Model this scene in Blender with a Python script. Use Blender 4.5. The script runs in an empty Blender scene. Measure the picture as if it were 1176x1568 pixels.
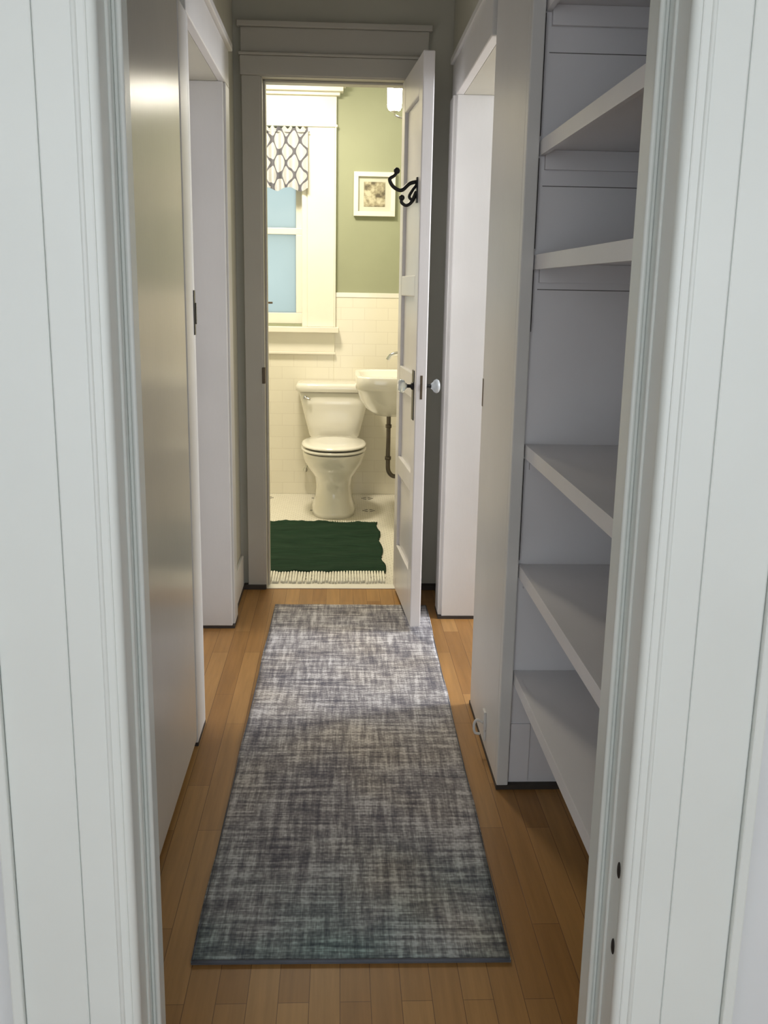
import bpy, math, random
from mathutils import Vector, Matrix
random.seed(3)
sc = bpy.context.scene
sc.view_settings.view_transform = 'Standard'
sc.view_settings.look = 'None'
sc.view_settings.exposure = 0.0

# ---------------------------------------------------------------- materials
def new_mat(name):
    m = bpy.data.materials.new(name); m.use_nodes = True
    nt = m.node_tree
    return m, nt, nt.nodes['Principled BSDF']

def N(nt, t, **kw):
    n = nt.nodes.new(t)
    for k, v in kw.items(): setattr(n, k, v)
    return n

def math_n(nt, op, a, b=None, c=None):
    n = nt.nodes.new('ShaderNodeMath'); n.operation = op
    for i, v in enumerate((a, b, c)):
        if v is None: continue
        if isinstance(v, (int, float)): n.inputs[i].default_value = v
        else: nt.links.new(v, n.inputs[i])
    return n.outputs[0]

def mixc(nt, fac, a, b, mode='MIX'):
    n = nt.nodes.new('ShaderNodeMix'); n.data_type = 'RGBA'; n.blend_type = mode
    for s, v in ((0, fac), (6, a), (7, b)):
        if isinstance(v, (int, float)): n.inputs[s].default_value = v
        elif isinstance(v, tuple): n.inputs[s].default_value = (*v[:3], 1)
        else: nt.links.new(v, n.inputs[s])
    return n.outputs[2]

def ramp(nt, fac, stops):
    n = nt.nodes.new('ShaderNodeValToRGB')
    cr = n.color_ramp
    while len(cr.elements) < len(stops): cr.elements.new(0.5)
    for e, (p, c) in zip(cr.elements, stops):
        e.position = p; e.color = (*c, 1) if isinstance(c, tuple) else (c, c, c, 1)
    nt.links.new(fac, n.inputs[0])
    return n.outputs[0]

def coords(nt, scale=(1, 1, 1)):
    tc = N(nt, 'ShaderNodeTexCoord'); mp = N(nt, 'ShaderNodeMapping')
    mp.inputs['Scale'].default_value = scale
    nt.links.new(tc.outputs['Object'], mp.inputs['Vector'])
    return mp.outputs[0]

def noise(nt, vec, scale, detail=3, rough=0.5):
    n = N(nt, 'ShaderNodeTexNoise')
    n.inputs['Scale'].default_value = scale; n.inputs['Detail'].default_value = detail
    n.inputs['Roughness'].default_value = rough
    nt.links.new(vec, n.inputs['Vector'])
    return n.outputs['Fac']

def bump(nt, bsdf, h, strength=0.2, dist=0.01):
    b = N(nt, 'ShaderNodeBump'); b.inputs['Strength'].default_value = strength
    b.inputs['Distance'].default_value = dist
    nt.links.new(h, b.inputs['Height']); nt.links.new(b.outputs[0], bsdf.inputs['Normal'])

def paint(name, col, rough=0.4, var=0.04, bmp=0.08, spec=0.5, coat=0.0):
    m, nt, b = new_mat(name)
    v = coords(nt)
    n1 = noise(nt, v, 3.0, 4)
    c = ramp(nt, n1, [(0.3, tuple(x*(1-var) for x in col)), (0.7, tuple(min(1, x*(1+var)) for x in col))])
    nt.links.new(c, b.inputs['Base Color'])
    b.inputs['Roughness'].default_value = rough
    b.inputs['Specular IOR Level'].default_value = spec
    b.inputs['Coat Weight'].default_value = coat
    v2 = coords(nt, (1, 1, .35))
    bump(nt, b, noise(nt, v2, 60, 2), bmp, 0.004)
    return m

def plain(name, col, rough=0.5, metal=0.0, bmp=0.0, trans=0.0):
    m, nt, b = new_mat(name)
    v = coords(nt)
    n1 = noise(nt, v, 25, 3)
    c = ramp(nt, n1, [(0.3, tuple(x*0.9 for x in col)), (0.7, tuple(min(1, x*1.08) for x in col))])
    nt.links.new(c, b.inputs['Base Color'])
    b.inputs['Roughness'].default_value = rough; b.inputs['Metallic'].default_value = metal
    b.inputs['Transmission Weight'].default_value = trans
    if bmp: bump(nt, b, noise(nt, v, 150, 2), bmp, 0.003)
    return m

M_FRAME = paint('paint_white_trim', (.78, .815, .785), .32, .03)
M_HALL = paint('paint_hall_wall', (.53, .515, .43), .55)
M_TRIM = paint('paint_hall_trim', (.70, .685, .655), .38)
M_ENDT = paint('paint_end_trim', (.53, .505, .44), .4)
M_CLOSET = paint('paint_gloss_closet', (.65, .625, .58), .24, .03, .05, .5, .0)
M_SHELF = paint('paint_shelf', (.77, .755, .765), .4)
M_DOOR = paint('paint_door', (.78, .755, .74), .3)
M_CEIL = paint('paint_ceiling', (.66, .65, .60), .7)
M_ROOM = paint('paint_room', (.75, .77, .78), .6)
M_GREEN = paint('paint_sage_green', (.325, .345, .235), .6)
M_CREAM = paint('paint_cream_trim', (.85, .82, .73), .35)
M_PORC = paint('porcelain', (.84, .82, .76), .12, .02, .0, .6, .5)
M_DARK = plain('dark_gap', (.02, .016, .012), .7)
M_SEAM = plain('paint_seam', (.16, .15, .14), .7)
M_SHOE = plain('dirty_shoe_strip', (.045, .035, .028), .7)
M_IRON = plain('black_iron', (.02, .019, .018), .38, .6)
M_CHROME = plain('chrome', (.6, .6, .58), .15, 1.0)
M_PIPE = plain('aged_pipe', (.14, .12, .10), .35, .7)
M_BRASS = plain('aged_brass', (.12, .09, .06), .4, .7)
M_GLASSK = plain('glass_knob', (.85, .9, .92), .05, 0, 0, .6)
M_CORD = plain('cotton_fringe', (.80, .78, .68), .9, 0, .3)

def mat_wood():
    m, nt, b = new_mat('oak_strip_floor')
    tc = N(nt, 'ShaderNodeTexCoord'); sp = N(nt, 'ShaderNodeSeparateXYZ'); cb = N(nt, 'ShaderNodeCombineXYZ')
    nt.links.new(tc.outputs['Object'], sp.inputs[0])
    nt.links.new(sp.outputs[1], cb.inputs[0]); nt.links.new(sp.outputs[0], cb.inputs[1])
    br = N(nt, 'ShaderNodeTexBrick')
    br.offset = 0.37; br.inputs['Scale'].default_value = 1
    br.inputs['Brick Width'].default_value = 0.62; br.inputs['Row Height'].default_value = 0.06
    br.inputs['Mortar Size'].default_value = 0.0008; br.inputs['Mortar Smooth'].default_value = .2
    br.inputs['Color1'].default_value = (.30, .145, .042, 1); br.inputs['Color2'].default_value = (.42, .225, .074, 1)
    br.inputs['Mortar'].default_value = (.15, .07, .025, 1)
    nt.links.new(cb.outputs[0], br.inputs['Vector'])
    g = noise(nt, coords(nt, (55, 3, 1)), 1.0, 5, .6)
    gc = ramp(nt, g, [(0.3, .82), (0.7, 1.10)])
    c = mixc(nt, 1.0, br.outputs['Color'], gc, 'MULTIPLY')
    nt.links.new(c, b.inputs['Base Color'])
    b.inputs['Roughness'].default_value = .40
    b.inputs['Specular IOR Level'].default_value = .28
    inv = math_n(nt, 'SUBTRACT', 1.0, br.outputs['Fac'])
    bump(nt, b, inv, .2, .002)
    return m
M_WOOD = mat_wood()

def mat_tile(name, axis):
    m, nt, b = new_mat(name)
    tc = N(nt, 'ShaderNodeTexCoord'); sp = N(nt, 'ShaderNodeSeparateXYZ'); cb = N(nt, 'ShaderNodeCombineXYZ')
    nt.links.new(tc.outputs['Object'], sp.inputs[0])
    nt.links.new(sp.outputs[axis], cb.inputs[0]); nt.links.new(sp.outputs[2], cb.inputs[1])
    br = N(nt, 'ShaderNodeTexBrick')
    br.inputs['Scale'].default_value = 1
    br.inputs['Brick Width'].default_value = .152; br.inputs['Row Height'].default_value = .0765
    br.inputs['Mortar Size'].default_value = .0012; br.inputs['Mortar Smooth'].default_value = .3
    br.inputs['Color1'].default_value = (.83, .79, .68, 1); br.inputs['Color2'].default_value = (.81, .77, .66, 1)
    br.inputs['Mortar'].default_value = (.70, .65, .55, 1)
    nt.links.new(cb.outputs[0], br.inputs['Vector'])
    nt.links.new(br.outputs['Color'], b.inputs['Base Color'])
    b.inputs['Roughness'].default_value = .15
    bump(nt, b, math_n(nt, 'SUBTRACT', 1.0, br.outputs['Fac']), .12, .002)
    return m
M_TILEX = mat_tile('subway_tile_x', 0); M_TILEY = mat_tile('subway_tile_y', 1)

def mat_mosaic():
    m, nt, b = new_mat('mosaic_floor_tile')
    tc = N(nt, 'ShaderNodeTexCoord'); sp = N(nt, 'ShaderNodeSeparateXYZ')
    nt.links.new(tc.outputs['Object'], sp.inputs[0])
    br = N(nt, 'ShaderNodeTexBrick')
    br.inputs['Scale'].default_value = 1
    br.inputs['Brick Width'].default_value = .028; br.inputs['Row Height'].default_value = .025
    br.inputs['Mortar Size'].default_value = .0011
    br.inputs['Color1'].default_value = (.80, .77, .68, 1); br.inputs['Color2'].default_value = (.76, .73, .64, 1)
    br.inputs['Mortar'].default_value = (.50, .47, .40, 1)
    nt.links.new(tc.outputs['Object'], br.inputs['Vector'])
    # small black flowers on a square lattice, centred on x = -.47, .18 ... and y = 6.27 - n*P
    PX, PY = .325, .36
    def cell(o, c0, P):
        q = math_n(nt, 'DIVIDE', math_n(nt, 'ADD', o, 40.5*P - c0), P)
        f = math_n(nt, 'FRACT', q)
        return math_n(nt, 'MULTIPLY', math_n(nt, 'SUBTRACT', f, .5), P)
    dx = cell(sp.outputs[0], -.47, PX); dy = cell(sp.outputs[1], 6.27, PY)
    r = math_n(nt, 'SQRT', math_n(nt, 'ADD', math_n(nt, 'MULTIPLY', dx, dx), math_n(nt, 'MULTIPLY', dy, dy)))
    ang = math_n(nt, 'ARCTAN2', dy, dx)
    ringd = math_n(nt, 'ABSOLUTE', math_n(nt, 'SUBTRACT', r, .028))
    ring = math_n(nt, 'LESS_THAN', ringd, .011)
    pet = math_n(nt, 'GREATER_THAN', math_n(nt, 'COSINE', math_n(nt, 'MULTIPLY', ang, 6)), -.45)
    flower = math_n(nt, 'MULTIPLY', ring, pet)
    c = mixc(nt, flower, br.outputs['Color'], (.05, .05, .05))
    nt.links.new(c, b.inputs['Base Color'])
    b.inputs['Roughness'].default_value = .2
    return m
M_MOSAIC = mat_mosaic()

def mat_runner():
    m, nt, b = new_mat('distressed_runner_weave')
    big = noise(nt, coords(nt), 4.0, 4, .6)
    hx = noise(nt, coords(nt, (5, 62, 1)), 1.0, 4, .8)
    hy = noise(nt, coords(nt, (55, 4.5, 1)), 1.0, 4, .8)
    pa = noise(nt, coords(nt, (16, 26, 1)), 1.0, 3, .7)
    s = math_n(nt, 'ADD', math_n(nt, 'MULTIPLY', hx, .46), math_n(nt, 'MULTIPLY', hy, .40))
    s = math_n(nt, 'ADD', s, math_n(nt, 'MULTIPLY', big, .20))
    s = math_n(nt, 'ADD', s, math_n(nt, 'MULTIPLY', pa, .14))
    c = ramp(nt, s, [(0.51, (.125, .12, .142)), (0.575, (.24, .228, .240)), (0.615, (.35, .335, .338)), (0.67, (.60, .585, .595))])
    tc = N(nt, 'ShaderNodeTexCoord'); sp = N(nt, 'ShaderNodeSeparateXYZ')
    nt.links.new(tc.outputs['Object'], sp.inputs[0])
    wx = math_n(nt, 'SINE', math_n(nt, 'MULTIPLY', sp.outputs[0], 330))
    wy = math_n(nt, 'SINE', math_n(nt, 'MULTIPLY', sp.outputs[1], 330))
    w = math_n(nt, 'MULTIPLY', wx, wy)
    wf = math_n(nt, 'MULTIPLY_ADD', w, .12, .98)
    c = mixc(nt, 1.0, c, wf, 'MULTIPLY')
    bei = ramp(nt, noise(nt, coords(nt), 2.3, 2), [(.45, 0.0), (.65, 1.0)])
    c = mixc(nt, bei, c, mixc(nt, 1.0, c, (1.0, .95, .85), 'MULTIPLY'))
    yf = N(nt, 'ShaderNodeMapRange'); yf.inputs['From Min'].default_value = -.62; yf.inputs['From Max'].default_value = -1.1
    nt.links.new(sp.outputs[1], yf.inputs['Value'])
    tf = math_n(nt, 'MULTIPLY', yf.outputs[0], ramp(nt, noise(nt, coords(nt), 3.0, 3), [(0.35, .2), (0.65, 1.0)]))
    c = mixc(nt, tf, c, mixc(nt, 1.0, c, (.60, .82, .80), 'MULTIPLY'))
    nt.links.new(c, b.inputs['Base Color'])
    b.inputs['Roughness'].default_value = .95; b.inputs['Specular IOR Level'].default_value = .15
    bump(nt, b, math_n(nt, 'ADD', s, math_n(nt, 'MULTIPLY', w, .08)), .5, .004)
    return m
M_RUNNER = mat_runner()
M_BIND = plain('rug_binding', (.09, .095, .11), .9, 0, .3)

def mat_bathrug():
    m, nt, b = new_mat('green_cotton_rug')
    hx = noise(nt, coords(nt, (5, 60, 1)), 1.0, 4, .6)
    c = ramp(nt, hx, [(.3, (.010, .024, .014)), (.7, (.022, .052, .030))])
    nt.links.new(c, b.inputs['Base Color']); b.inputs['Roughness'].default_value = .95
    b.inputs['Specular IOR Level'].default_value = .1
    bump(nt, b, hx, .6, .006)
    return m
M_BRUG = mat_bathrug()

def mat_curtain():
    m, nt, b = new_mat('lattice_print_cotton')
    tc = N(nt, 'ShaderNodeTexCoord'); sp = N(nt, 'ShaderNodeSeparateXYZ')
    nt.links.new(tc.outputs['Object'], sp.inputs[0])
    wob = noise(nt, coords(nt), 9.0, 2)
    zz = math_n(nt, 'ADD', math_n(nt, 'MULTIPLY', sp.outputs[2], 2*math.pi/.14), math_n(nt, 'MULTIPLY', wob, 1.0))
    xx = math_n(nt, 'ADD', math_n(nt, 'MULTIPLY', sp.outputs[0], 2*math.pi/.088), math_n(nt, 'MULTIPLY', sp.outputs[1], 30.0))
    f = math_n(nt, 'ABSOLUTE', math_n(nt, 'ADD', math_n(nt, 'COSINE', xx), math_n(nt, 'COSINE', zz)))
    line = math_n(nt, 'LESS_THAN', f, .34)
    c = mixc(nt, line, (.58, .58, .60), (.13, .13, .16))
    nt.links.new(c, b.inputs['Base Color']); b.inputs['Roughness'].default_value = .9
    return m
M_CURT = mat_curtain()

def mat_frost():
    m = bpy.data.materials.new('frosted_window_glass'); m.use_nodes = True
    nt = m.node_tree; nt.nodes.clear()
    out = N(nt, 'ShaderNodeOutputMaterial')
    tr = N(nt, 'ShaderNodeBsdfTranslucent'); gl = N(nt, 'ShaderNodeBsdfGlossy'); mx = N(nt, 'ShaderNodeMixShader')
    c = ramp(nt, noise(nt, coords(nt), 2, 2), [(.3, (.575, .635, .615)), (.7, (.61, .67, .645))])
    nt.links.new(c, tr.inputs[0]); gl.inputs['Roughness'].default_value = .35
    mx.inputs[0].default_value = .06
    nt.links.new(tr.outputs[0], mx.inputs[1]); nt.links.new(gl.outputs[0], mx.inputs[2])
    nt.links.new(mx.outputs[0], out.inputs[0])
    return m
M_FROST = mat_frost()

def mat_emit(name, col, s):
    m, nt, b = new_mat(name)
    b.inputs['Base Color'].default_value = (*col, 1)
    b.inputs['Emission Color'].default_value = (*col, 1)
    b.inputs['Emission Strength'].default_value = s
    return m
M_LAMP = mat_emit('opal_glass_lit', (1, .93, .80), 44)

def mat_print():
    m, nt, b = new_mat('sepia_photo_print')
    n1 = noise(nt, coords(nt), 26, 3)
    c = ramp(nt, n1, [(.35, (.12, .10, .07)), (.5, (.36, .32, .22)), (.65, (.6, .56, .42))])
    nt.links.new(c, b.inputs['Base Color']); b.inputs['Roughness'].default_value = .3
    return m
M_PRINT = mat_print()

# ---------------------------------------------------------------- mesh builder
class MB:
    def __init__(s): s.v = []; s.f = []; s.m = []; s.sm = []
    def face(s, idx, m, smooth=False): s.f.append(idx); s.m.append(m); s.sm.append(smooth)
    def box(s, x0, x1, y0, y1, z0, z1, m=0):
        b = len(s.v)
        for z in (z0, z1):
            s.v += [(x0, y0, z), (x1, y0, z), (x1, y1, z), (x0, y1, z)]
        for q in ((3, 2, 1, 0), (4, 5, 6, 7), (0, 1, 5, 4), (1, 2, 6, 5), (2, 3, 7, 6), (3, 0, 4, 7)):
            s.face([b+i for i in q], m)
        return s
    def loft(s, secs, m=0, cap=True, smooth=True):
        b = len(s.v); n = len(secs[0])
        for sec in secs: s.v += [tuple(p) for p in sec]
        for k in range(len(secs)-1):
            for i in range(n):
                j = (i+1) % n
                s.face([b+k*n+i, b+k*n+j, b+(k+1)*n+j, b+(k+1)*n+i], m, smooth)
        if cap:
            s.face([b+i for i in reversed(range(n))], m); s.face([b+(len(secs)-1)*n+i for i in range(n)], m)
        return s
    def lathe(s, o, axis, prof, m=0, n=24, cap=True):
        o = Vector(o); a = Vector(axis).normalized()
        u = a.orthogonal().normalized(); w = a.cross(u)
        secs = [[o + a*h + (u*math.cos(t) + w*math.sin(t))*r for t in [2*math.pi*i/n for i in range(n)]] for h, r in prof]
        return s.loft(secs, m, cap)
    def tube(s, path, rad, m=0, n=10, sub=8):
        P = [Vector(p) for p in path]
        if not isinstance(rad, (list, tuple)): rad = [rad]*len(P)
        pts = []; rr = []
        for i in range(len(P)-1):
            p0 = P[max(i-1, 0)]; p1 = P[i]; p2 = P[i+1]; p3 = P[min(i+2, len(P)-1)]
            for k in range(sub):
                t = k/sub
                pts.append(.5*((2*p1)+(p2-p0)*t+(2*p0-5*p1+4*p2-p3)*t*t+(3*p1-p0-3*p2+p3)*t**3))
                rr.append(rad[i]*(1-t)+rad[i+1]*t)
        pts.append(P[-1]); rr.append(rad[-1])
        secs = []; u = None
        for i, p in enumerate(pts):
            d = (pts[min(i+1, len(pts)-1)]-pts[max(i-1, 0)]).normalized()
            if u is None: u = d.orthogonal().normalized()
            u = (u - d*u.dot(d)).normalized(); w = d.cross(u)
            secs.append([p+(u*math.cos(2*math.pi*k/n)+w*math.sin(2*math.pi*k/n))*rr[i] for k in range(n)])
        return s.loft(secs, m)
    def ball(s, c, r, m=0, n=16, sc3=(1, 1, 1)):
        prof = [(-math.cos(math.pi*k/10), max(.001, math.sin(math.pi*k/10))) for k in range(11)]
        secs = [[(c[0]+r*sc3[0]*q*math.cos(2*math.pi*i/n), c[1]+r*sc3[1]*q*math.sin(2*math.pi*i/n), c[2]+r*sc3[2]*h) for i in range(n)] for h, q in prof]
        return s.loft(secs, m)
    def build(s, name, mats, bevel=0.0, parent=None, loc=None, rotz=0):
        me = bpy.data.meshes.new(name); me.from_pydata([tuple(p) for p in s.v], [], s.f)
        if not isinstance(mats, (list, tuple)): mats = [mats]
        for m in mats: me.materials.append(m)
        for p, mi, sm in zip(me.polygons, s.m, s.sm): p.material_index = mi; p.use_smooth = sm
        me.update()
        o = bpy.data.objects.new(name, me); sc.collection.objects.link(o)
        if bevel:
            bv = o.modifiers.new('bevel', 'BEVEL'); bv.width = bevel; bv.segments = 2; bv.limit_method = 'ANGLE'; bv.angle_limit = math.radians(40)
        if parent: o.parent = parent
        if loc: o.location = loc
        o.rotation_euler[2] = rotz
        return o

def empty(name, loc=(0, 0, 0), rotz=0):
    e = bpy.data.objects.new(name, None); sc.collection.objects.link(e)
    e.location = loc; e.rotation_euler[2] = rotz; e.empty_display_size = .1
    return e

def sec(cx, cy, rx, ryf, ryb, z, n=2.4, K=48):
    out = []
    for i in range(K):
        t = 2*math.pi*i/K; c, s_ = math.cos(t), math.sin(t)
        x = math.copysign(abs(c)**(2/n), c); y = math.copysign(abs(s_)**(2/n), s_)
        out.append((cx+rx*x, cy+(ryf if y < 0 else ryb)*y, z))
    return out

H = 2.75
# ---------------------------------------------------------------- shell
MB().box(-2.4, 3.05, -2.2, 3.93, -.08, 0).build('floor', M_WOOD)
MB().box(-1.35, .60, 3.93, 5.99, -.08, 0.0).build('floor_bathroom', M_MOSAIC)
MB().box(-2.4, 3.05, -2.2, 5.99, H, H+.1).build('ceiling', M_CEIL)

LX, RX = -.312, .430
w = MB()
w.box(-2.4, LX-.03, 1.17, 1.33, 0, H).box(RX+.03, 3.05, 1.17, 1.33, 0, H).box(LX-.03, RX+.03, 1.17, 1.33, 2.16, H)
w.build('wall_front', M_ROOM)
MB().box(-2.5, -2.4, -2.2, 1.33, 0, H).build('wall_room_left', M_ROOM)
MB().box(3.05, 3.15, -2.2, 4.05, 0, H).build('wall_room_right', M_ROOM)

t = MB()
for sx, X in ((-1, LX), (1, RX)):
    def bx(a, b, *r, m=0):
        t.box(min(X+sx*a, X+sx*b), max(X+sx*a, X+sx*b), *r, m)
    bx(0, .03, 1.155, 1.335, 0, 2.13)
    bx(-.010, 0, 1.245, 1.30, 0, 2.13)
    t.lathe((X-sx*.010, 1.245, 0), (0, 0, 1), [(0, .0045), (2.13, .0045)], 0, 12)
    t.lathe((X-sx*.001, 1.215, 0), (0, 0, 1), [(0, .003), (2.13, .003)], 0, 12)
    bx(.005, .070, 1.138, 1.17, 0, 2.20)
    t.lathe((X+sx*.004, 1.150, 0), (0, 0, 1), [(0, .010), (2.2, .010)], 0, 16)
    t.lathe((X+sx*.020, 1.1395, 0), (0, 0, 1), [(0, .004), (2.2, .004)], 0, 12)
    bx(.0704, .165, 1.1382, 1.17, 0, 2.20)
    bx(.1655, .182, 1.130, 1.17, 0, 2.22)
    bx(.006, .10, 1.33, 1.352, 0, 2.2) if sx < 0 else bx(.004, .029, 1.3355, 1.345, 0, 2.2)
t.box(LX-.16, RX+.16, 1.14, 1.17, 2.2, 2.34).box(LX-.03, RX+.03, 1.155, 1.335, 2.13, 2.16)
tr1 = t.build('trim_1', M_FRAME, .003)
c = MB()
for z, y in ((.475, 1.178), (.34, 1.178)):
    c.ball((RX-.0005, y, z), .012, 0, 12, (.2, .55, 1.15))
c.build('screw_hole_marks', M_DARK, 0, tr1)

# hall left wall
w = MB()
w.box(-.57, -.45, 1.33, 2.6, 0, H).box(-.57, -.45, 3.43, 3.92, 0, H).box(-.57, -.45, 2.6, 3.43, 2.06, H)
w.build('wall_left', M_HALL)
d3 = empty('door_3')
MB().box(-.4480, -.426, 1.37, 2.445, .028, 2.08).build('slab', M_CLOSET, .003, d3)
MB().box(-.4498, -.4485, 1.355, 2.46, 0.0, 2.092).build('gap', M_DARK, 0, d3)
t = MB()
t.box(-.45, -.424, 2.452, 2.575, .012, 2.06)
t.box(-.45, -.424, 1.355, 2.575, 2.09, 2.19)
t.box(-.45, -.424, 3.432, 3.535, .012, 2.06)
t.box(-.45, -.424, 2.575, 3.535, 2.06, 2.189)
t.box(-.56, -.4235, 2.575, 2.60, .012, 2.06).box(-.60, -.432, 3.41, 3.432, .012, 2.06)
t.box(-.45, -.41, 1.40, 3.55, 2.19, 2.215)
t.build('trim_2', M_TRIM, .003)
MB().box(-.45, -.4236, 2.455, 2.602, 0, .012).box(-.58, -.4236, 3.413, 3.54, 0, .012).box(-.45, -.436, 3.54, 3.92, 0, .02).build('baseboard_shoe_left', M_SHOE)
MB().box(-.45, -.436, 3.536, 3.895, .02, .16).build('baseboard_left', M_TRIM, .003)
d2 = MB(); d2.box(-.62, -.582, 2.6, 3.43, .01, 2.06, 0)
for z0, z1 in ((.011, .22), (.55, .64), (.98, 1.08), (1.42, 1.51), (1.93, 2.055)):
    d2.box(-.582, -.578, 2.711, 3.309, z0, z1)
d2.box(-.582, -.578, 2.6, 2.71, .011, 2.055).box(-.582, -.578, 3.31, 3.41, .011, 2.055)
d2.build('door_2', M_DOOR, 0)
MB().box(-.4235, -.4215, 2.575, 2.597, 1.21, 1.335).box(-.4235, -.419, 2.59, 2.6005, 1.24, 1.30).build('strike_plate', M_IRON, .0008)

# hall right wall
w = MB()
w.box(.455, .57, 2.245, 2.72, 0, H).box(.45, .57, 3.54, 3.92, 0, H).box(.45, .57, 2.72, 3.54, 2.06, H)
w.build('wall_right', M_HALL)
t = MB()
t.box(.433, .455, 2.235, 2.72, .012, H-.001)
t.box(.433, .465, 2.205, 2.2345, .012, H-.001)
t.box(.412, .45, 3.54, 3.65, .012, 2.06).box(.425, .575, 3.525, 3.54, .012, 2.06)
t.box(.42, .45, 2.7205, 3.65, 2.06, 2.19).box(.41, .45, 2.722, 3.66, 2.19, 2.215)
t.box(.437, .575, 2.72, 2.735, .012, 2.06)
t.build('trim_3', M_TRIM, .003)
MB().box(.432, .88, 2.204, 2.237, 0, .0125).box(.432, .45, 2.237, 2.735, 0, .012).box(.411, .575, 3.523, 3.65, 0, .012).box(.436, .45, 3.65, 3.92, 0, .02).build('baseboard_shoe_right', M_SHOE)
MB().box(.4318, .4328, 2.70, 2.716, 1.0, 1.085).build('strike_plate', M_BRASS, .0006)

# alcove with shelves
MB().box(.88, .96, 1.33, 2.30, 0, H).box(.57, .88, 2.245, 2.30, 0, H).build('wall_alcove', M_SHELF)
s = MB()
s.box(.4652, .879, 2.222, 2.244, .013, H-.002)
for z, th in ((.345, .03), (.645, .03), (.965, .03), (1.435, .03), (1.70, .03), (2.02, .03), (2.35, .03)):
    s.box(.4801, .879, 1.331, 2.221, z-.02, z)
    s.box(.4675, .480, 1.331, 2.221, z-.034, z+.001)
for z in (.325, .625, .945, 1.415, 1.68, 2.0):
    s.box(.482, .879, 2.208, 2.221, z-.045, z-.0005)
s.box(.468, .522, 2.217, 2.2215, .02, .19)
for z in (1.355, 1.90, 1.60):
    s.box(.48, .879, 2.2210, 2.2217, z-.003, z-.001, 1)
s.build('built_in_shelving', [M_SHELF, M_SEAM], .0015)
v = MB()
for z0, z1 in ((.66, .93), (1.25, 1.40), (1.45, 1.66), (1.71, 1.98), (2.03, 2.3)):
    v.box(.4652, .4666, 2.206, 2.221, z0, z1)
v.build('shelf_frame_joint', M_DARK)

h = MB()
h.lathe((.433, 2.42, .085), (-1, 0, 0), [(0, .02), (.004, .02), (.006, .012)], 0, 16)
h.tube([(.428, 2.42, .09), (.408, 2.42, .10), (.400, 2.42, .085), (.403, 2.42, .06), (.418, 2.42, .055)], .004, 0)
h.box(.426, .433, 2.405, 2.435, .04, .13)
h.build('door_holder_hook', M_TRIM, .001)

MB().box(.60, 3.05, 2.245, 2.30, 0, H).build('wall_bedroom_near', M_ROOM)

# end wall with bathroom doorway
OX0, OX1, OT = -.332, .262, 2.182
w = MB()
w.box(-1.35, OX0-.02, 3.93, 4.05, 0, H).box(OX1+.02, 3.05, 3.93, 4.05, 0, H).box(OX0-.02, OX1+.02, 3.93, 4.05, OT+.02, H)
w.build('wall_end', M_HALL)
t = MB()
t.box(OX0-.02, OX0, 3.906, 4.06, .0, OT).box(OX1, OX1+.02, 3.906, 4.06, 0, OT).box(OX0-.02, OX1+.02, 3.906, 4.06, OT, OT+.02)
t.box(OX0, OX0+.01, 3.955, 4.0, 0, OT).box(OX0, OX1, 3.955, 4.0, OT-.01, OT)
t.box(OX0-.085, OX0-.0085, 3.905, 3.93, .012, OT+.005).box(OX1+.0085, OX1+.085, 3.905, 3.93, .012, OT+.005)
t.box(OX0-.09, OX1+.09, 3.90, 3.93, OT+.0052, OT+.080)
t.box(OX0-.087, OX1+.087, 3.91, 3.93, OT+.0925, OT+.188)
t.box(OX0-.10, OX1+.10, 3.895, 3.93, OT+.188, OT+.210)
t.box(OX0-.095, OX1+.093, 3.895, 3.93, OT+.0805, OT+.092)
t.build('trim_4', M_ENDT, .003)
MB().box(-.436, -.335, 3.893, 3.93, 0, .02).box(.282, .45, 3.893, 3.93, 0, .02).build('baseboard_shoe_end', M_SHOE)
MB().box(OX0-.012, OX0+.0015, 3.901, 3.925, .935, 1.005).build('strike_plate', M_BRASS, .002)

# ---------------------------------------------------------------- bathroom door, open 90+
D = empty('door_1', (.243, 3.892, 0), 0)
ang = math.atan2(.034, .53)
D.rotation_euler[2] = ang
W, TH = .535, .042
d = MB()
z0, z1 = .028, 2.17
st = .085
d.box(0, TH, -W, -W+st, z0, z1).box(0, TH, -st, 0, z0, z1)
rails = [(z0, .24), (.56, .64), (.93, 1.03), (1.32, 1.40), (1.68, 1.76), (2.04, z1)]
for a, b in rails: d.box(.0003, TH-.0003, -W+st, -st, a, b)
d.box(.013, TH-.013, -W+st, -st, .24, 2.04)
d.build('leaf', M_DOOR, .004, D)
k = MB()
yk = -W+.055
zk = .985
for sx, x0 in ((-1, 0), (1, TH)):
    k.box(min(x0, x0+sx*.003), max(x0, x0+sx*.003), yk-.022, yk+.022, zk-.13, zk+.06, 0)
    k.lathe((x0, yk, zk), (sx, 0, 0), [(0, .016), (.008, .014), (.012, .007), (.03, .007)], 0)
    k.lathe((x0, yk, zk), (sx, 0, 0), [(.026, .010), (.032, .014), (.038, .024), (.048, .028), (.056, .024), (.060, .014)], 1, 12)
k.box(.017, .026, -W-.001, -W+.002, zk-.045, zk+.045, 2)
k.box(.018, .025, -W-.006, -W, zk-.01, zk+.01, 2)
k.build('knobs', [M_IRON, M_GLASSK, M_BRASS], 0, D)
hg = MB()
for z in (.25, 1.1, 1.95):
    hg.lathe((TH+.003, .004, z-.045), (0, 0, 1), [(0, .006), (.09, .006)], 0, 12)
hg.build('hinges', M_TRIM, 0, D)
hk = MB()
yh, zh = -W+.07, 1.715
hk.box(-.005, 0, yh-.012, yh+.012, zh-.055, zh+.035)
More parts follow.
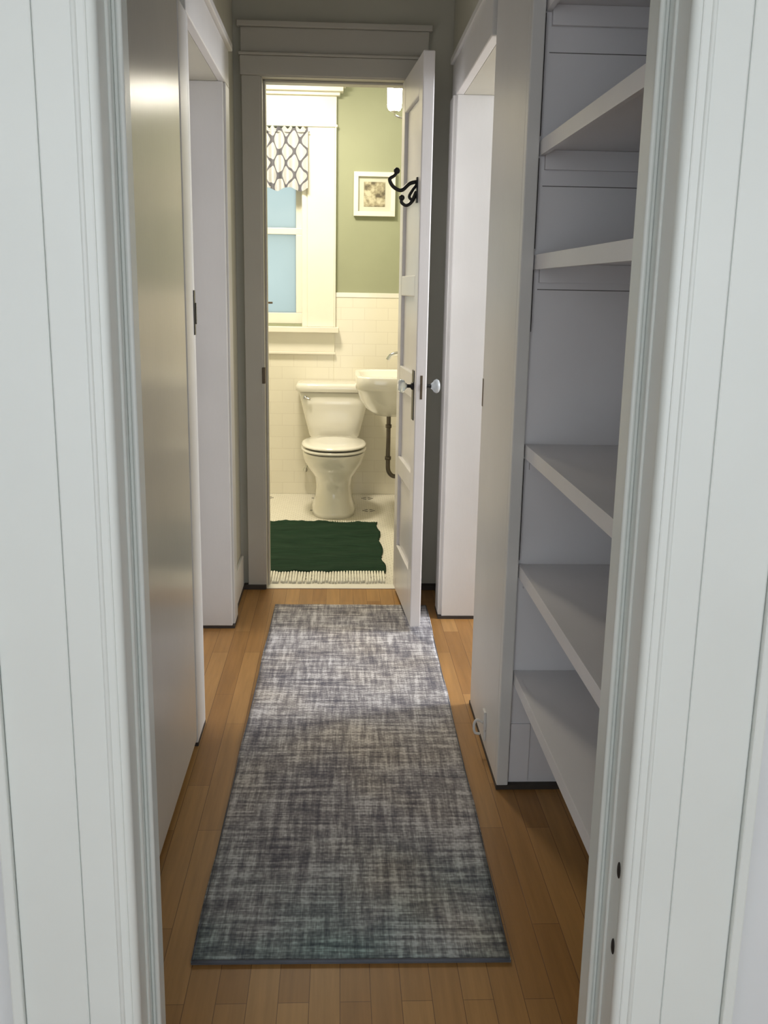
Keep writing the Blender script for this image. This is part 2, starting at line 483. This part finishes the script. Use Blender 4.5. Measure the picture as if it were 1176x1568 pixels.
hk.tube([(-.003, yh, zh+.02), (-.03, yh, zh+.012), (-.06, yh, zh-.012), (-.09, yh, zh-.0), (-.104, yh, zh+.025), (-.088, yh, zh+.038), (-.080, yh, zh+.048)], [.007, .007, .007, .007, .007, .006, .006], 0)
hk.ball((-.078, yh, zh+.056), .012)
hk.tube([(-.003, yh, zh-.015), (-.02, yh, zh-.05), (-.04, yh, zh-.065), (-.058, yh, zh-.055), (-.058, yh, zh-.042)], [.008, .007, .006, .006, .006], 0)
hk.ball((-.058, yh, zh-.038), .011)
hk.tube([(-.003, yh, zh+.01), (-.018, yh, zh-.01), (-.03, yh, zh-.035), (-.012, yh, zh-.05)], .0055, 0)
hk.build('coat_hook', M_IRON, 0, D)

# ---------------------------------------------------------------- bathroom walls
BY = 5.87
WX0, WX1, WZ0, WZ1 = -.93, -.215, 1.115, 2.31
w = MB()
w.box(-1.35, WX0, BY, BY+.12, 0, H).box(WX1, .60, BY, BY+.12, 0, H).box(WX0, WX1, BY, BY+.12, 0, WZ0).box(WX0, WX1, BY, BY+.12, WZ1, H)
w.build('wall_bathroom_back', M_GREEN)
MB().box(-1.35, -1.3, 4.05, BY, 0, H).build('wall_bathroom_left', M_GREEN)
MB().box(.55, .60, 4.05, BY, 0, H).build('wall_bathroom_right', M_GREEN)
t = MB()
TZ = 1.318
t.box(-1.3, WX0-.13, BY-.012, BY, 0, TZ-.03).box(-.045, .538, BY-.012, BY, 0, TZ-.03).box(WX0-.13, -.045, BY-.012, BY, 0, .93)
t.box(-1.3, WX0-.13, BY-.015, BY, TZ-.03, TZ, 2).box(-.045, .538, BY-.015, BY, TZ-.03, TZ, 2)
t.box(.538, .55, 4.05, BY, 0, TZ-.03, 1).box(.535, .55, 4.05, BY-.012, TZ-.03, TZ, 2)
t.box(-1.3, -1.288, 4.05, BY-.012, 0, TZ-.03, 1).box(-1.3, -1.285, 4.05, BY-.012, TZ-.03, TZ, 2)
t.build('wall_tile_wainscot', [M_TILEX, M_TILEY, M_PORC], .002)

# window: casing as trim, sashes as the window
f = MB()
f.box(WX1, -.045, BY-.025, BY, 1.10, 2.31).box(WX0-.17, WX0, BY-.025, BY, 1.10, 2.31)
f.box(-.045, -.035, BY-.033, BY, 1.10, 2.31)
f.box(WX0-.18, -.035, BY-.028, BY, 2.325, 2.49)
f.box(WX0-.185, -.028, BY-.034, BY, 2.31, 2.325)
f.box(WX0-.20, -.015, BY-.05, BY, 2.49, 2.51).box(WX0-.22, .005, BY-.075, BY, 2.51, 2.54).box(WX0-.235, .02, BY-.09, BY, 2.54, 2.575)
f.box(WX0-.20, -.015, BY-.07, BY+.02, 1.065, 1.0995)
f.box(WX0-.18, -.04, BY-.025, BY, .94, 1.065).box(WX0-.185, -.033, BY-.034, BY, .925, .94)
f.box(WX1-.035, WX1, BY-.01, BY+.025, 1.10, 2.31).box(WX0, WX0+.035, BY-.01, BY+.025, 1.10, 2.31)
f.build('trim_5', M_CREAM, .003)
wn = empty('window_1')
f = MB()
f.box(WX1-.034, WX1, BY+.027, BY+.11, 1.116, 2.28).box(WX0, WX0+.034, BY+.027, BY+.11, 1.116, 2.28).box(WX0, WX1, BY+.027, BY+.11, 2.28, 2.31)
a, b = WX0+.035, WX1-.035
f.box(a, b, BY+.03, BY+.06, 1.1155, 1.185).box(a, b, BY+.03, BY+.06, 1.672, 1.712).box(a, a+.04, BY+.03, BY+.06, 1.185, 1.672).box(b-.04, b, BY+.03, BY+.06, 1.185, 1.672)
f.box(a, b, BY+.062, BY+.09, 1.675, 1.712).box(a, b, BY+.062, BY+.09, 2.22, 2.279).box(a, a+.04, BY+.062, BY+.09, 1.712, 2.22).box(b-.04, b, BY+.062, BY+.09, 1.712, 2.22)
f.build('sashes', M_CREAM, .003, wn)
MB().box(a+.04, b-.04, BY+.043, BY+.046, 1.185, 1.672).box(a+.04, b-.04, BY+.075, BY+.078, 1.712, 2.22).build('panes', M_FROST, 0, wn)
MB().box(-.49, -.44, BY+.012, BY+.03, 1.24, 1.252).build('sash_lift', M_BRASS, .001, wn)

# valance
cv = MB(); nx, nz = 160, 14
xa, xb = WX0+.01, WX1+.005
for j in range(nz+1):
    for i in range(nx+1):
        u = i/nx; vv = j/nz
        x = xa+(xb-xa)*u
        amp = .010+.010*vv
        y = BY-.050+amp*math.sin(u*62+.9*math.sin(u*17))
        zb = 1.94+.012*math.sin(u*31+1)
        z = 2.30*(1-vv)+zb*vv
        if j == 0: z += .008*math.sin(u*120)
        cv.v.append((x, y, z))
for j in range(nz):
    for i in range(nx):
        p = j*(nx+1)+i
        cv.face([p, p+nx+1, p+nx+2, p+1], 0, True)
cv.lathe((xa-.02, BY-.050, 2.275), (1, 0, 0), [(0, .004), (xb-xa+.03, .004)], 0, 8)
co = cv.build('valance_curtain', M_CURT)

# picture
p = MB()
px0, px1, pz0, pz1 = .075, .335, 1.79, 2.055
fw = .028
p.box(px0, px1, BY-.028, BY-.001, pz0, pz0+fw).box(px0, px1, BY-.028, BY-.001, pz1-fw, pz1)
p.box(px0, px0+fw, BY-.028, BY-.001, pz0+fw, pz1-fw).box(px1-fw, px1, BY-.028, BY-.001, pz0+fw, pz1-fw)
p.box(px0+fw, px1-fw, BY-.012, BY-.002, pz0+fw, pz1-fw, 1)
p.box(px0+fw+.035, px1-fw-.035, BY-.014, BY-.011, pz0+fw+.03, pz1-fw-.03, 2)
p.build('framed_picture', [M_CREAM, paint('mat_board', (.58, .58, .50), .8), M_PRINT], .002)

# ---------------------------------------------------------------- toilet
T = empty('toilet', (-.038, 0, 0))
b = MB()
b.loft([sec(0, 5.42, .134, .245, .27, 0, 2.6), sec(0, 5.42, .132, .243, .27, .03, 2.6), sec(0, 5.43, .112, .215, .27, .10, 2.4),
        sec(0, 5.43, .108, .20, .27, .17, 2.4), sec(0, 5.42, .120, .215, .27, .23, 2.3), sec(0, 5.41, .155, .25, .27, .28, 2.3),
        sec(0, 5.40, .180, .272, .27, .325, 2.3), sec(0, 5.39, .190, .277, .27, .37, 2.3), sec(0, 5.39, .188, .275, .27, .387, 2.3)], 0)
b.loft([sec(0, 5.68, .12, .10, .15, .25, 5), sec(0, 5.68, .15, .12, .15, .34, 5), sec(0, 5.69, .16, .12, .15, .40, 5)], 0)
for sx in (-1, 1): b.ball((sx*.12, 5.47, .012), .018, 0, 12, (1, 1, 1.1))
b.build('bowl', M_PORC, 0, T)
b = MB()
b.loft([sec(0, 5.39, .184, .272, .20, .391, 2.3), sec(0, 5.39, .198, .286, .20, .396, 2.3), sec(0, 5.39, .198, .286, .20, .408, 2.3), sec(0, 5.39, .184, .272, .20, .411, 2.3)], 0)
b.loft([sec(0, 5.39, .180, .266, .20, .417, 2.3), sec(0, 5.39, .196, .284, .20, .422, 2.3), sec(0, 5.39, .195, .283, .20, .430, 2.3), sec(0, 5.39, .18, .265, .19, .438, 2.3), sec(0, 5.39, .10, .16, .12, .442, 2.3)], 0)
b.box(-.10, .10, 5.585, 5.62, .395, .43)
b.build('seat_and_lid', M_PORC, 0, T)
b = MB()
b.loft([sec(0, 5.745, .145, .080, .095, .402, 5), sec(0, 5.745, .160, .088, .10, .42, 5), sec(0, 5.745, .185, .095, .105, .52, 5), sec(0, 5.745, .210, .10, .107, .62, 5), sec(0, 5.745, .226, .105, .108, .70, 5)], 0)
b.loft([sec(0, 5.745, .236, .112, .108, .703, 6), sec(0, 5.745, .246, .118, .108, .711, 6), sec(0, 5.745, .246, .118, .108, .740, 6), sec(0, 5.745, .236, .108, .10, .757, 6)], 0)
b.lathe((-.185, 5.65, .668), (0, -1, 0), [(0, .012), (.012, .012), (.018, .008)], 1)
b.tube([(-.185, 5.636, .668), (-.165, 5.63, .663), (-.150, 5.63, .658)], [.006, .006, .008], 1)
b.build('tank', [M_PORC, M_CHROME], 0, T)
b = MB()
b.tube([(-.19, 5.852, .17), (-.19, 5.80, .17), (-.17, 5.79, .24), (-.14, 5.77, .40)], .006, 0)
b.ball((-.19, 5.82, .17), .016)
b.build('supply_line', M_CHROME, 0, T)

# ---------------------------------------------------------------- sink
S = empty('wall_mounted_sink')
b = MB(); cx, cy = .315, 5.20
def sk(k, z, n=5, ox=0): return sec(cx+ox, cy, .232*k, .28*k, .28*k, z, n)
b.loft([sk(.18, .622, 2.2, -.02), sk(.42, .632, 2.3, -.02), sk(.66, .67, 2.6, -.015), sk(.84, .73, 3.2, -.01), sk(.95, .782, 5), sk(.985, .792, 6), sk(1, .80, 6), sk(1, .86, 6), sk(.985, .868, 6),
        sk(.86, .868, 4, -.012), sk(.82, .862, 3.5, -.012), sk(.74, .80, 2.8, -.012), sk(.55, .74, 2.4, -.012), sk(.2, .715, 2.2, -.012)], 0)
b.box(.505, .537, 4.925, 5.475, .80, .93)
b.build('basin', M_PORC, .003, S)
b = MB()
b.tube([(.283, 5.2, .625), (.283, 5.2, .50), (.283, 5.2, .36), (.288, 5.2, .29), (.323, 5.2, .26), (.36, 5.2, .29), (.38, 5.2, .36), (.43, 5.2, .38), (.538, 5.2, .38)], .013, 0)
b.lathe((.283, 5.2, .55), (0, 0, 1), [(0, .018), (.02, .018)], 0)
b.lathe((.283, 5.2, .36), (0, 0, 1), [(0, .018), (.02, .018)], 0)
b.build('drain_trap', M_PIPE, 0, S)
b = MB()
b.lathe((.475, 5.2, .866), (0, 0, 1), [(0, .026), (.008, .024), (.015, .015), (.06, .013)], 0)
b.tube([(.475, 5.2, .915), (.46, 5.2, .955), (.38, 5.2, .985), (.30, 5.2, .978), (.27, 5.2, .945)], [.012, .012, .011, .011, .012], 0)
for yy in (5.08, 5.32):
    b.lathe((.475, yy, .866), (0, 0, 1), [(0, .022), (.006, .02), (.012, .010), (.045, .010), (.05, .016), (.062, .012)], 0)
    b.tube([(.45, yy, .92), (.50, yy, .92)], .005, 0); b.tube([(.475, yy-.025, .92), (.475, yy+.025, .92)], .005, 0)
b.build('faucet', M_CHROME, 0, S)

# ---------------------------------------------------------------- sconce
SC = empty('wall_sconce', (0, 0, .035))
sxx = .284
b = MB()
b.lathe((.549, 5.2, 2.30), (-1, 0, 0), [(0, .05), (.008, .05), (.014, .03)], 0)
b.tube([(.54, 5.2, 2.30), (.46, 5.2, 2.29), (.36, 5.2, 2.23), (sxx+.012, 5.2, 2.235), (sxx, 5.2, 2.255)], .006, 0)
b.lathe((sxx, 5.2, 2.252), (0, 0, 1), [(0, .010), (.006, .02), (.014, .022)], 0)
b.build('arm', M_CHROME, 0, SC)
b = MB()
b.lathe((sxx, 5.2, 2.262), (0, 0, 1), [(0, .022), (.006, .032), (.02, .039), (.13, .041), (.148, .034), (.155, .015)], 0)
b.build('shade', M_LAMP, 0, SC)

# ---------------------------------------------------------------- rugs
r = MB(); nx, ny = 40, 120; w_, l_ = .655, 2.125
def top(i, j):
    x = -w_/2+w_*i/nx; y = -l_/2+l_*j/ny
    ed = .003*math.sin(y*9) if i in (0, nx) else 0
    return (x+ed, y, .007+.0008*math.sin(x*31+y*3)*math.sin(y*23))
for j in range(ny+1):
    for i in range(nx+1): r.v.append(top(i, j))
base = len(r.v)
for j in range(ny+1):
    for i in range(nx+1):
        q = top(i, j); r.v.append((q[0], q[1], .0005))
for j in range(ny):
    for i in range(nx):
        p_ = j*(nx+1)+i
        r.face([p_, p_+1, p_+nx+2, p_+nx+1], 0, True)
        r.face([base+p_+nx+1, base+p_+nx+2, base+p_+1, base+p_], 0)
for i in range(nx):
    r.face([i+1, i, base+i, base+i+1], 1); q = ny*(nx+1)+i; r.face([q, q+1, base+q+1, base+q], 1)
for j in range(ny):
    q = j*(nx+1); r.face([q, q+nx+1, base+q+nx+1, base+q], 1); q += nx; r.face([q+nx+1, q, base+q, base+q+nx+1], 1)
rp = w_/2-.002; lp = l_/2-.002
r.tube([(-rp, -lp, .006), (rp, -lp, .006)], .004, 1, 8)
r.tube([(-rp-.0005, -lp, .0055), (-rp-.0005, lp, .0055)], .002, 1, 8); r.tube([(rp+.0005, -lp, .0055), (rp+.0005, lp, .0055)], .002, 1, 8)
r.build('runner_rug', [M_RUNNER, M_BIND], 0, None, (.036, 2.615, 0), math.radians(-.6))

g = empty('bath_rug')
r = MB(); nx, ny = 60, 60
x0, x1, y0, y1 = -.46, .220, 4.13, 5.09
def tp(i, j, z=None):
    u, v_ = i/nx, j/ny
    x = x0+(x1-x0)*u + .008*math.sin(v_*19)*(1 if i in (0, nx) else .5)
    y = y0+(y1-y0)*v_ + (.007*math.sin(u*40)+.005*math.sin(u*91+1))*(1 if j in (0, ny) else .6)
    return (x, y, (.012+.003*math.sin(v_*31+2*math.sin(u*5))+.002*math.sin(u*21+v_*9)) if z is None else z)
for j in range(ny+1):
    for i in range(nx+1): r.v.append(tp(i, j))
base = len(r.v)
for j in range(ny+1):
    for i in range(nx+1): r.v.append(tp(i, j, .001))
for j in range(ny):
    for i in range(nx):
        p_ = j*(nx+1)+i
        r.face([p_, p_+1, p_+nx+2, p_+nx+1], 0, True)
for i in range(nx):
    r.face([i+1, i, base+i, base+i+1], 0); q = ny*(nx+1)+i; r.face([q, q+1, base+q+1, base+q], 0)
for j in range(ny):
    q = j*(nx+1); r.face([q, q+nx+1, base+q+nx+1, base+q], 0); q += nx; r.face([q+nx+1, q, base+q, base+q+nx+1], 0)
r.build('pile', M_BRUG, 0, g)
fr = MB()
n = 50
for i in range(n):
    x = x0+.01+(x1-x0-.02)*i/(n-1)
    L = .145+random.uniform(-.010, .010); dx = random.uniform(-.003, .003)
    fr.tube([(x, y0+.012, .007), (x+dx*.4, y0-L*.5, .0065), (x+dx, y0-L, .005)], [.0058, .0060, .0055], 0, 6, 3)
    L = .03+random.uniform(-.01, .01)
    fr.tube([(x, y1-.01, .007), (x+dx*2, y1+L, .004)], [.005, .004], 0, 6, 2)
fr.build('fringe', M_CORD, 0, g)
MB().box(OX0, OX1, 3.905, 3.965, 0, .0035).build('threshold_sill', M_CREAM, .001)

# ---------------------------------------------------------------- lights
def area(name, loc, rot, sx, sy, e, col):
    l = bpy.data.lights.new(name, 'AREA'); l.shape = 'RECTANGLE'; l.size = sx; l.size_y = sy; l.energy = e; l.color = col
    o = bpy.data.objects.new(name, l); sc.collection.objects.link(o); o.location = loc
    o.rotation_euler = [math.radians(a) for a in rot]
    return o
area('bedroom_window_light', (2.95, 3.28, 1.75), (0, 90, 0), 1.2, .6, 98, (.90, .92, 1.0))
area('bathroom_fill_light', (-.4, 4.95, 2.70), (0, 0, 0), .35, .35, 46, (1, .90, .70))  # added warm fill that brightens the bathroom; no ceiling fixture is modelled

wd = bpy.data.worlds.new('World'); sc.world = wd; wd.use_nodes = True
bg = wd.node_tree.nodes['Background']; bg.inputs[0].default_value = (.87, .93, .99, 1); bg.inputs[1].default_value = 2.0

# ---------------------------------------------------------------- calibrate depth to the surveyed focal length
KY, OY = 1.084, .0565
for o in list(sc.objects):
    if o.type == 'MESH':
        local = (o.parent is not None and o.parent.name == 'door_1') or o.name == 'runner_rug'
        for vv in o.data.vertices:
            vv.co.y = vv.co.y*KY + (0 if local else OY)
        o.data.update()
for o in sc.objects:
    if o.name in ('door_1', 'runner_rug') or o.type == 'LIGHT':
        o.location.y = o.location.y*KY + OY

# ---------------------------------------------------------------- camera
cd = bpy.data.cameras.new('camera'); cam = bpy.data.objects.new('camera', cd); sc.collection.objects.link(cam)
F = 1493.0
cd.sensor_fit = 'VERTICAL'; cd.sensor_height = 36; cd.lens = 36*F/1568
Yc = Vector((-68, 344, -F)).normalized()
D_ = (F*F+68*114)/344
Zc = -Vector((-114, -D_, -F)).normalized()
Xc = Yc.cross(Zc)
R = Matrix((Xc, Yc, Zc))
cam.location = (-.010, 0, 1.35)
cam.rotation_euler = R.to_euler()
cd.clip_start = .02
sc.camera = cam
